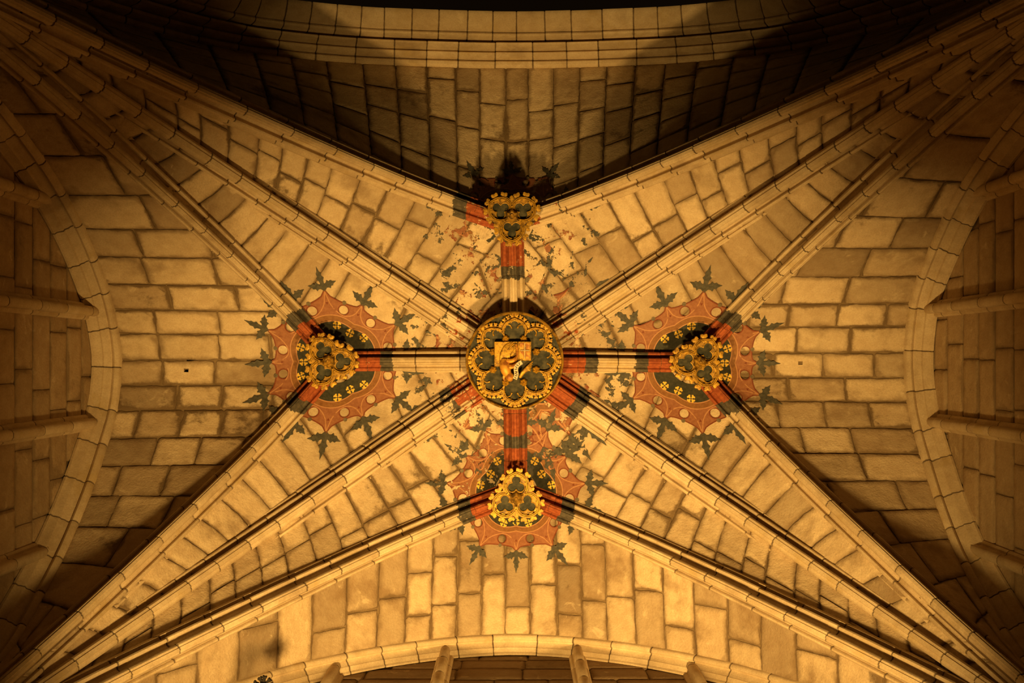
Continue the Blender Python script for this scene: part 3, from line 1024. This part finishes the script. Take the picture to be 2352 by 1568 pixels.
# large central boss
R = RC
cb = empty('central_boss', (0, 0, 13.70+CAMZ))
tag(cb, 'large round gilded boss with a winged beast relief at the centre of the vault', 'boss')
part('drum', lathe([(0.0, .0), (.93*R, .0), (.955*R, -.005), (.96*R, .03), (.95*R, .2), (.9*R, .62)], 64), M_FIELD, cb)
part('rim', lathe([(.935*R, .02), (.945*R, -.050), (.965*R, -.068), (.99*R, -.056), (1.0*R, -.004), (.985*R, .03), (.95*R, .05)], 72), M_GOLD_D, cb)
ring_o = lobed(8, .585*R, .245*R, 0.0, 13, .10)
ring_i = lobed(8, .585*R, .222*R, 0.0, 13, .10)
part('gilded_field', plate(lobed(8, .60*R, .285*R, 0.0, 13, .05), [ring_i], .0, -.045), M_GOLD_D, cb, smooth=False)
part('foil_frame', merge([tube(ring_o, .013*R+.002, True, 6, -.075), tube(ring_i, .011*R+.002, True, 6, -.050)]), M_GOLD, cb)
first = None
for (px, py, a) in walk(lobed(8, .60*R, .295*R, 0.0, 17, .04), .088*R):
    if first is None: first = part('crocket', crocket_mesh(.062*R), M_GOLD, cb, (px, py, -.035), rotz=a)
    else: copies('crocket', first, cb, (px, py, -.035), a)
first = None
for q in range(8):
    a = q*math.pi/4
    loc = (.925*R*math.cos(a), .925*R*math.sin(a), -.012)
    vf = merge([rosette_mesh(.062*R, 4, .03)]+[([(p[0]*.9+.02*R*sx, p[1]*.9+.055*R*sy, p[2]) for p in crocket_mesh(.05*R)[0]], crocket_mesh(.05*R)[1]) for sx, sy in ((-.6, -1), (-.6, 1))])
    if first is None: first = part('fleuron', vf, M_GOLD, cb, loc, rotz=a)
    else: copies('fleuron', first, cb, loc, a)
ft = fr_ = None
for q in range(8):
    a = q*math.pi/4
    # cusped tracery inside the lobe
    tf = foil(.0, .0, 0.0, .175*R, .30, 3, 8)
    arc = lambda cx, cy, r, t0, t1, n=9: [(cx+r*math.cos(t0+(t1-t0)*i/n), cy+r*math.sin(t0+(t1-t0)*i/n)) for i in range(n+1)]
    if ft is None:
        lines = [arc(.07*R, -.135*R, .075*R, -2.2, .9), arc(.07*R, .135*R, .075*R, 2.2, -.9), arc(.145*R, 0, .085*R, -1.25, 1.25)]
        vf = merge([tube(l, .010*R+.001, False, 5, -.012) for l in lines]+[tube(arc(.06*R, 0, .19*R, -1.5, 1.5), .008*R, False, 5, -.008)]+
                   [rosette_mesh(.020*R, 4, .012) if False else tube([(.11*R, s*.075*R, 0), (.07*R, s*.055*R, 0)], [.014*R, .018*R], False, 5, -.014) for s in (-1, 1)])
        ft = part('lobe_cusping', vf, M_GOLD, cb, (.585*R*math.cos(a), .585*R*math.sin(a), 0), rotz=a)
    else: copies('lobe_cusping', ft, cb, (.585*R*math.cos(a), .585*R*math.sin(a), 0), a)
    a += math.pi/8
    loc = (.475*R*math.cos(a), .475*R*math.sin(a), -.020)
    if fr_ is None: fr_ = part('rosette', rosette_mesh(.082*R, 6, .05), M_GOLD, cb, loc)
    else: copies('rosette', fr_, cb, loc, a)

# relief: panel, open book, winged beast, lettered scroll
def box_vf(x0, x1, y0, y1, z0, z1, bev=.006):
    o = [(x0, y0), (x1, y0), (x1, y1), (x0, y1)]
    v = [(x, y, z0) for x, y in o]+[(x, y, z1+bev) for x, y in o]
    cx, cy = (x0+x1)/2, (y0+y1)/2
    v += [(x-bev*(1 if x > cx else -1), y-bev*(1 if y > cy else -1), z1) for x, y in o]
    f = [[8, 11, 10, 9]]
    for i in range(4):
        j = (i+1) % 4
        f += [[i, i+4, j+4, j], [i+4, i+8, j+8, j+4]]
    f = [q[::-1] for q in f]
    return v, f
part('relief_panel', box_vf(-.41*R, .07*R, -.385*R, .12*R, .02, -.095), M_GOLD, cb, smooth=False)
bk = part('book', merge([box_vf(.075*R, .335*R, -.385*R, .0, .02, -.120), box_vf(.060*R, .085*R, -.37*R, -.02*R, .02, -.128)]), M_GOLD, cb, smooth=False)
for (x0, x1, y0, y1) in ((.10, .185, -.36, -.225), (.225, .31, -.36, -.225), (.10, .185, -.185, -.04), (.225, .31, -.185, -.04)):
    part('book_panel', box_vf(x0*R, x1*R, y0*R, y1*R, -.10, -.128, .003), M_REDGOLD, bk, smooth=False)
part('book_cross', merge([box_vf(.115*R, .295*R, -.211*R, -.199*R, -.10, -.138, .002), box_vf(.199*R, .211*R, -.36*R, -.04*R, -.10, -.138, .002)]), M_SCROLL, bk, smooth=False)
def curve2(p0, p1, p2, n=10): return [tuple((1-t)**2*p0[k_]+2*t*(1-t)*p1[k_]+t*t*p2[k_] for k_ in range(len(p0))) for t in [i/n for i in range(n+1)]]
def taper(a, b, n=10, mid=None): return [(a+(b-a)*i/n)*(1+(mid or 0)*math.sin(math.pi*i/n)) for i in range(n+1)]
feathers = []
for i in range(6):
    e = (-.215+.045*i, -.345-.02*math.sin(i))
    feathers.append(tube([(x*R, y*R, z) for x, y, z in curve2((-.27+.03*i, .06, -.06), (-.30+.03*i, -.20, -.085), (e[0]+.09, e[1], -.060))], [r*R for r in taper(.022, .016, 10, .5)], False, 6, 0, .9))
wg = part('wing', merge(feathers), M_GOLD, cb, (0, 0, -.045))
body = merge([
    tube([(x*R, y*R, z) for x, y, z in curve2((-.20, -.02, -.07), (-.22, .18, -.12), (-.10, .33, -.08))], [r*R for r in taper(.075, .062, 10, .55)], False, 10, 0, .9),
    tube([(x*R, y*R, z) for x, y, z in curve2((-.12, .27, -.09), (-.09, .36, -.12), (-.075, .40, -.10))], [r*R for r in taper(.072, .040, 10, .5)], False, 10, 0, .9),
    tube([(x*R, y*R, z) for x, y, z in curve2((-.15, .0, -.10), (.0, .03, -.13), (.05, -.10, -.10))], [r*R for r in taper(.050, .026, 10, .1)], False, 8),
    tube([(x*R, y*R, z) for x, y, z in curve2((.05, -.10, -.10), (.06, -.22, -.10), (.03, -.33, -.09))], [r*R for r in taper(.026, .020, 10)], False, 8),
    tube([(x*R, y*R, z) for x, y, z in curve2((-.14, .12, -.10), (.0, .14, -.13), (.06, .04, -.10))], [r*R for r in taper(.055, .03, 10)], False, 8),
    tube([(x*R, y*R, z) for x, y, z in curve2((-.19, .28, -.08), (-.24, .34, -.09), (-.20, .40, -.07))], [r*R for r in taper(.035, .018, 10)], False, 6)])
part('beast', body, M_REDGOLD, cb, (0, 0, -.05))
tail = []
for i in range(5):
    tail.append(tube([(x*R, y*R, z) for x, y, z in curve2((.11+.02*i, .34-.035*i, -.04), (.16+.035*i, .20-.01*i, -.085), (.37-.012*i, .02+.05*i, -.05))], [r*R for r in taper(.030, .010, 10, .5)], False, 6, 0, .8))
part('lower_wing', merge(tail), M_GOLD, cb, (0, 0, -.04))
def ribbon(c, w, z0):
    L, Rr = strip([(p[0], p[1]) for p in c], w)
    n = len(c)
    v = [(*p, z0) for p in L]+[(*p, z0) for p in Rr]+[(*p, z0+.03) for p in L]+[(*p, z0+.03) for p in Rr]
    f = []
    for i in range(n-1):
        f += [[i, n+i, n+i+1, i+1], [2*n+i, i, i+1, 2*n+i+1], [n+i, 3*n+i, 3*n+i+1, n+i+1]]
    return v, f
sc_c = curve2((.145*R, .03*R), (.0, .10*R), (.03*R, .22*R), 10)+curve2((.03*R, .23*R), (.05*R, .27*R), (.005*R, .37*R), 8)
scr = part('scroll', ribbon(sc_c, .085*R, -.190), M_SCROLL, cb)
for i in range(2, len(sc_c)-1, 2):
    x, y = sc_c[i]; dx, dy = sc_c[i+1][0]-sc_c[i-1][0], sc_c[i+1][1]-sc_c[i-1][1]
    v, f = box_vf(-.026*R, .026*R, -.006*R, .006*R, .0, -.004, .001)
    part('lettering', (v, f), M_IRON, scr, (x, y, -.190), False, math.atan2(dy, dx)+math.pi/2+(.35 if i % 4 else -.2))

# ------------------------------------------------------------------ dark leafy finial in front of the bottom wall
fz = 10.55
fx, fy = (606-1182)*fz/FPX, (1572-828)*fz/FPX
fin = empty('foliate_finial', (fx, fy, fz+CAMZ))
tag(fin, 'small black leafy finial silhouetted at the bottom edge', 'finial')
stem = part('stem', merge([tube([(0, 0, -1.6), (0, 0, -.05)], .022, False, 8)]+[lathe([(0, .02), (.035, .01), (.045, -.03), (.03, -.07), (.0, -.08)], 12)]+
     [tube([(0, 0, -1.5), (0, (YS2-fy)*.5, -1.62), (0, YS2-fy, -1.5)], .022, False, 8)]), M_IRON, fin)
src = None
for i in range(9):
    a = 2*math.pi*i/9
    ca = crocket_mesh(.036)
    if src is None: src = part('leaf', ca, M_IRON, fin, (.062*math.cos(a), .062*math.sin(a), -.01), rotz=a)
    else: copies('leaf', src, fin, ((.062+.012*(i % 2))*math.cos(a), (.062+.012*(i % 2))*math.sin(a), -.01-.03*(i % 2)), a)
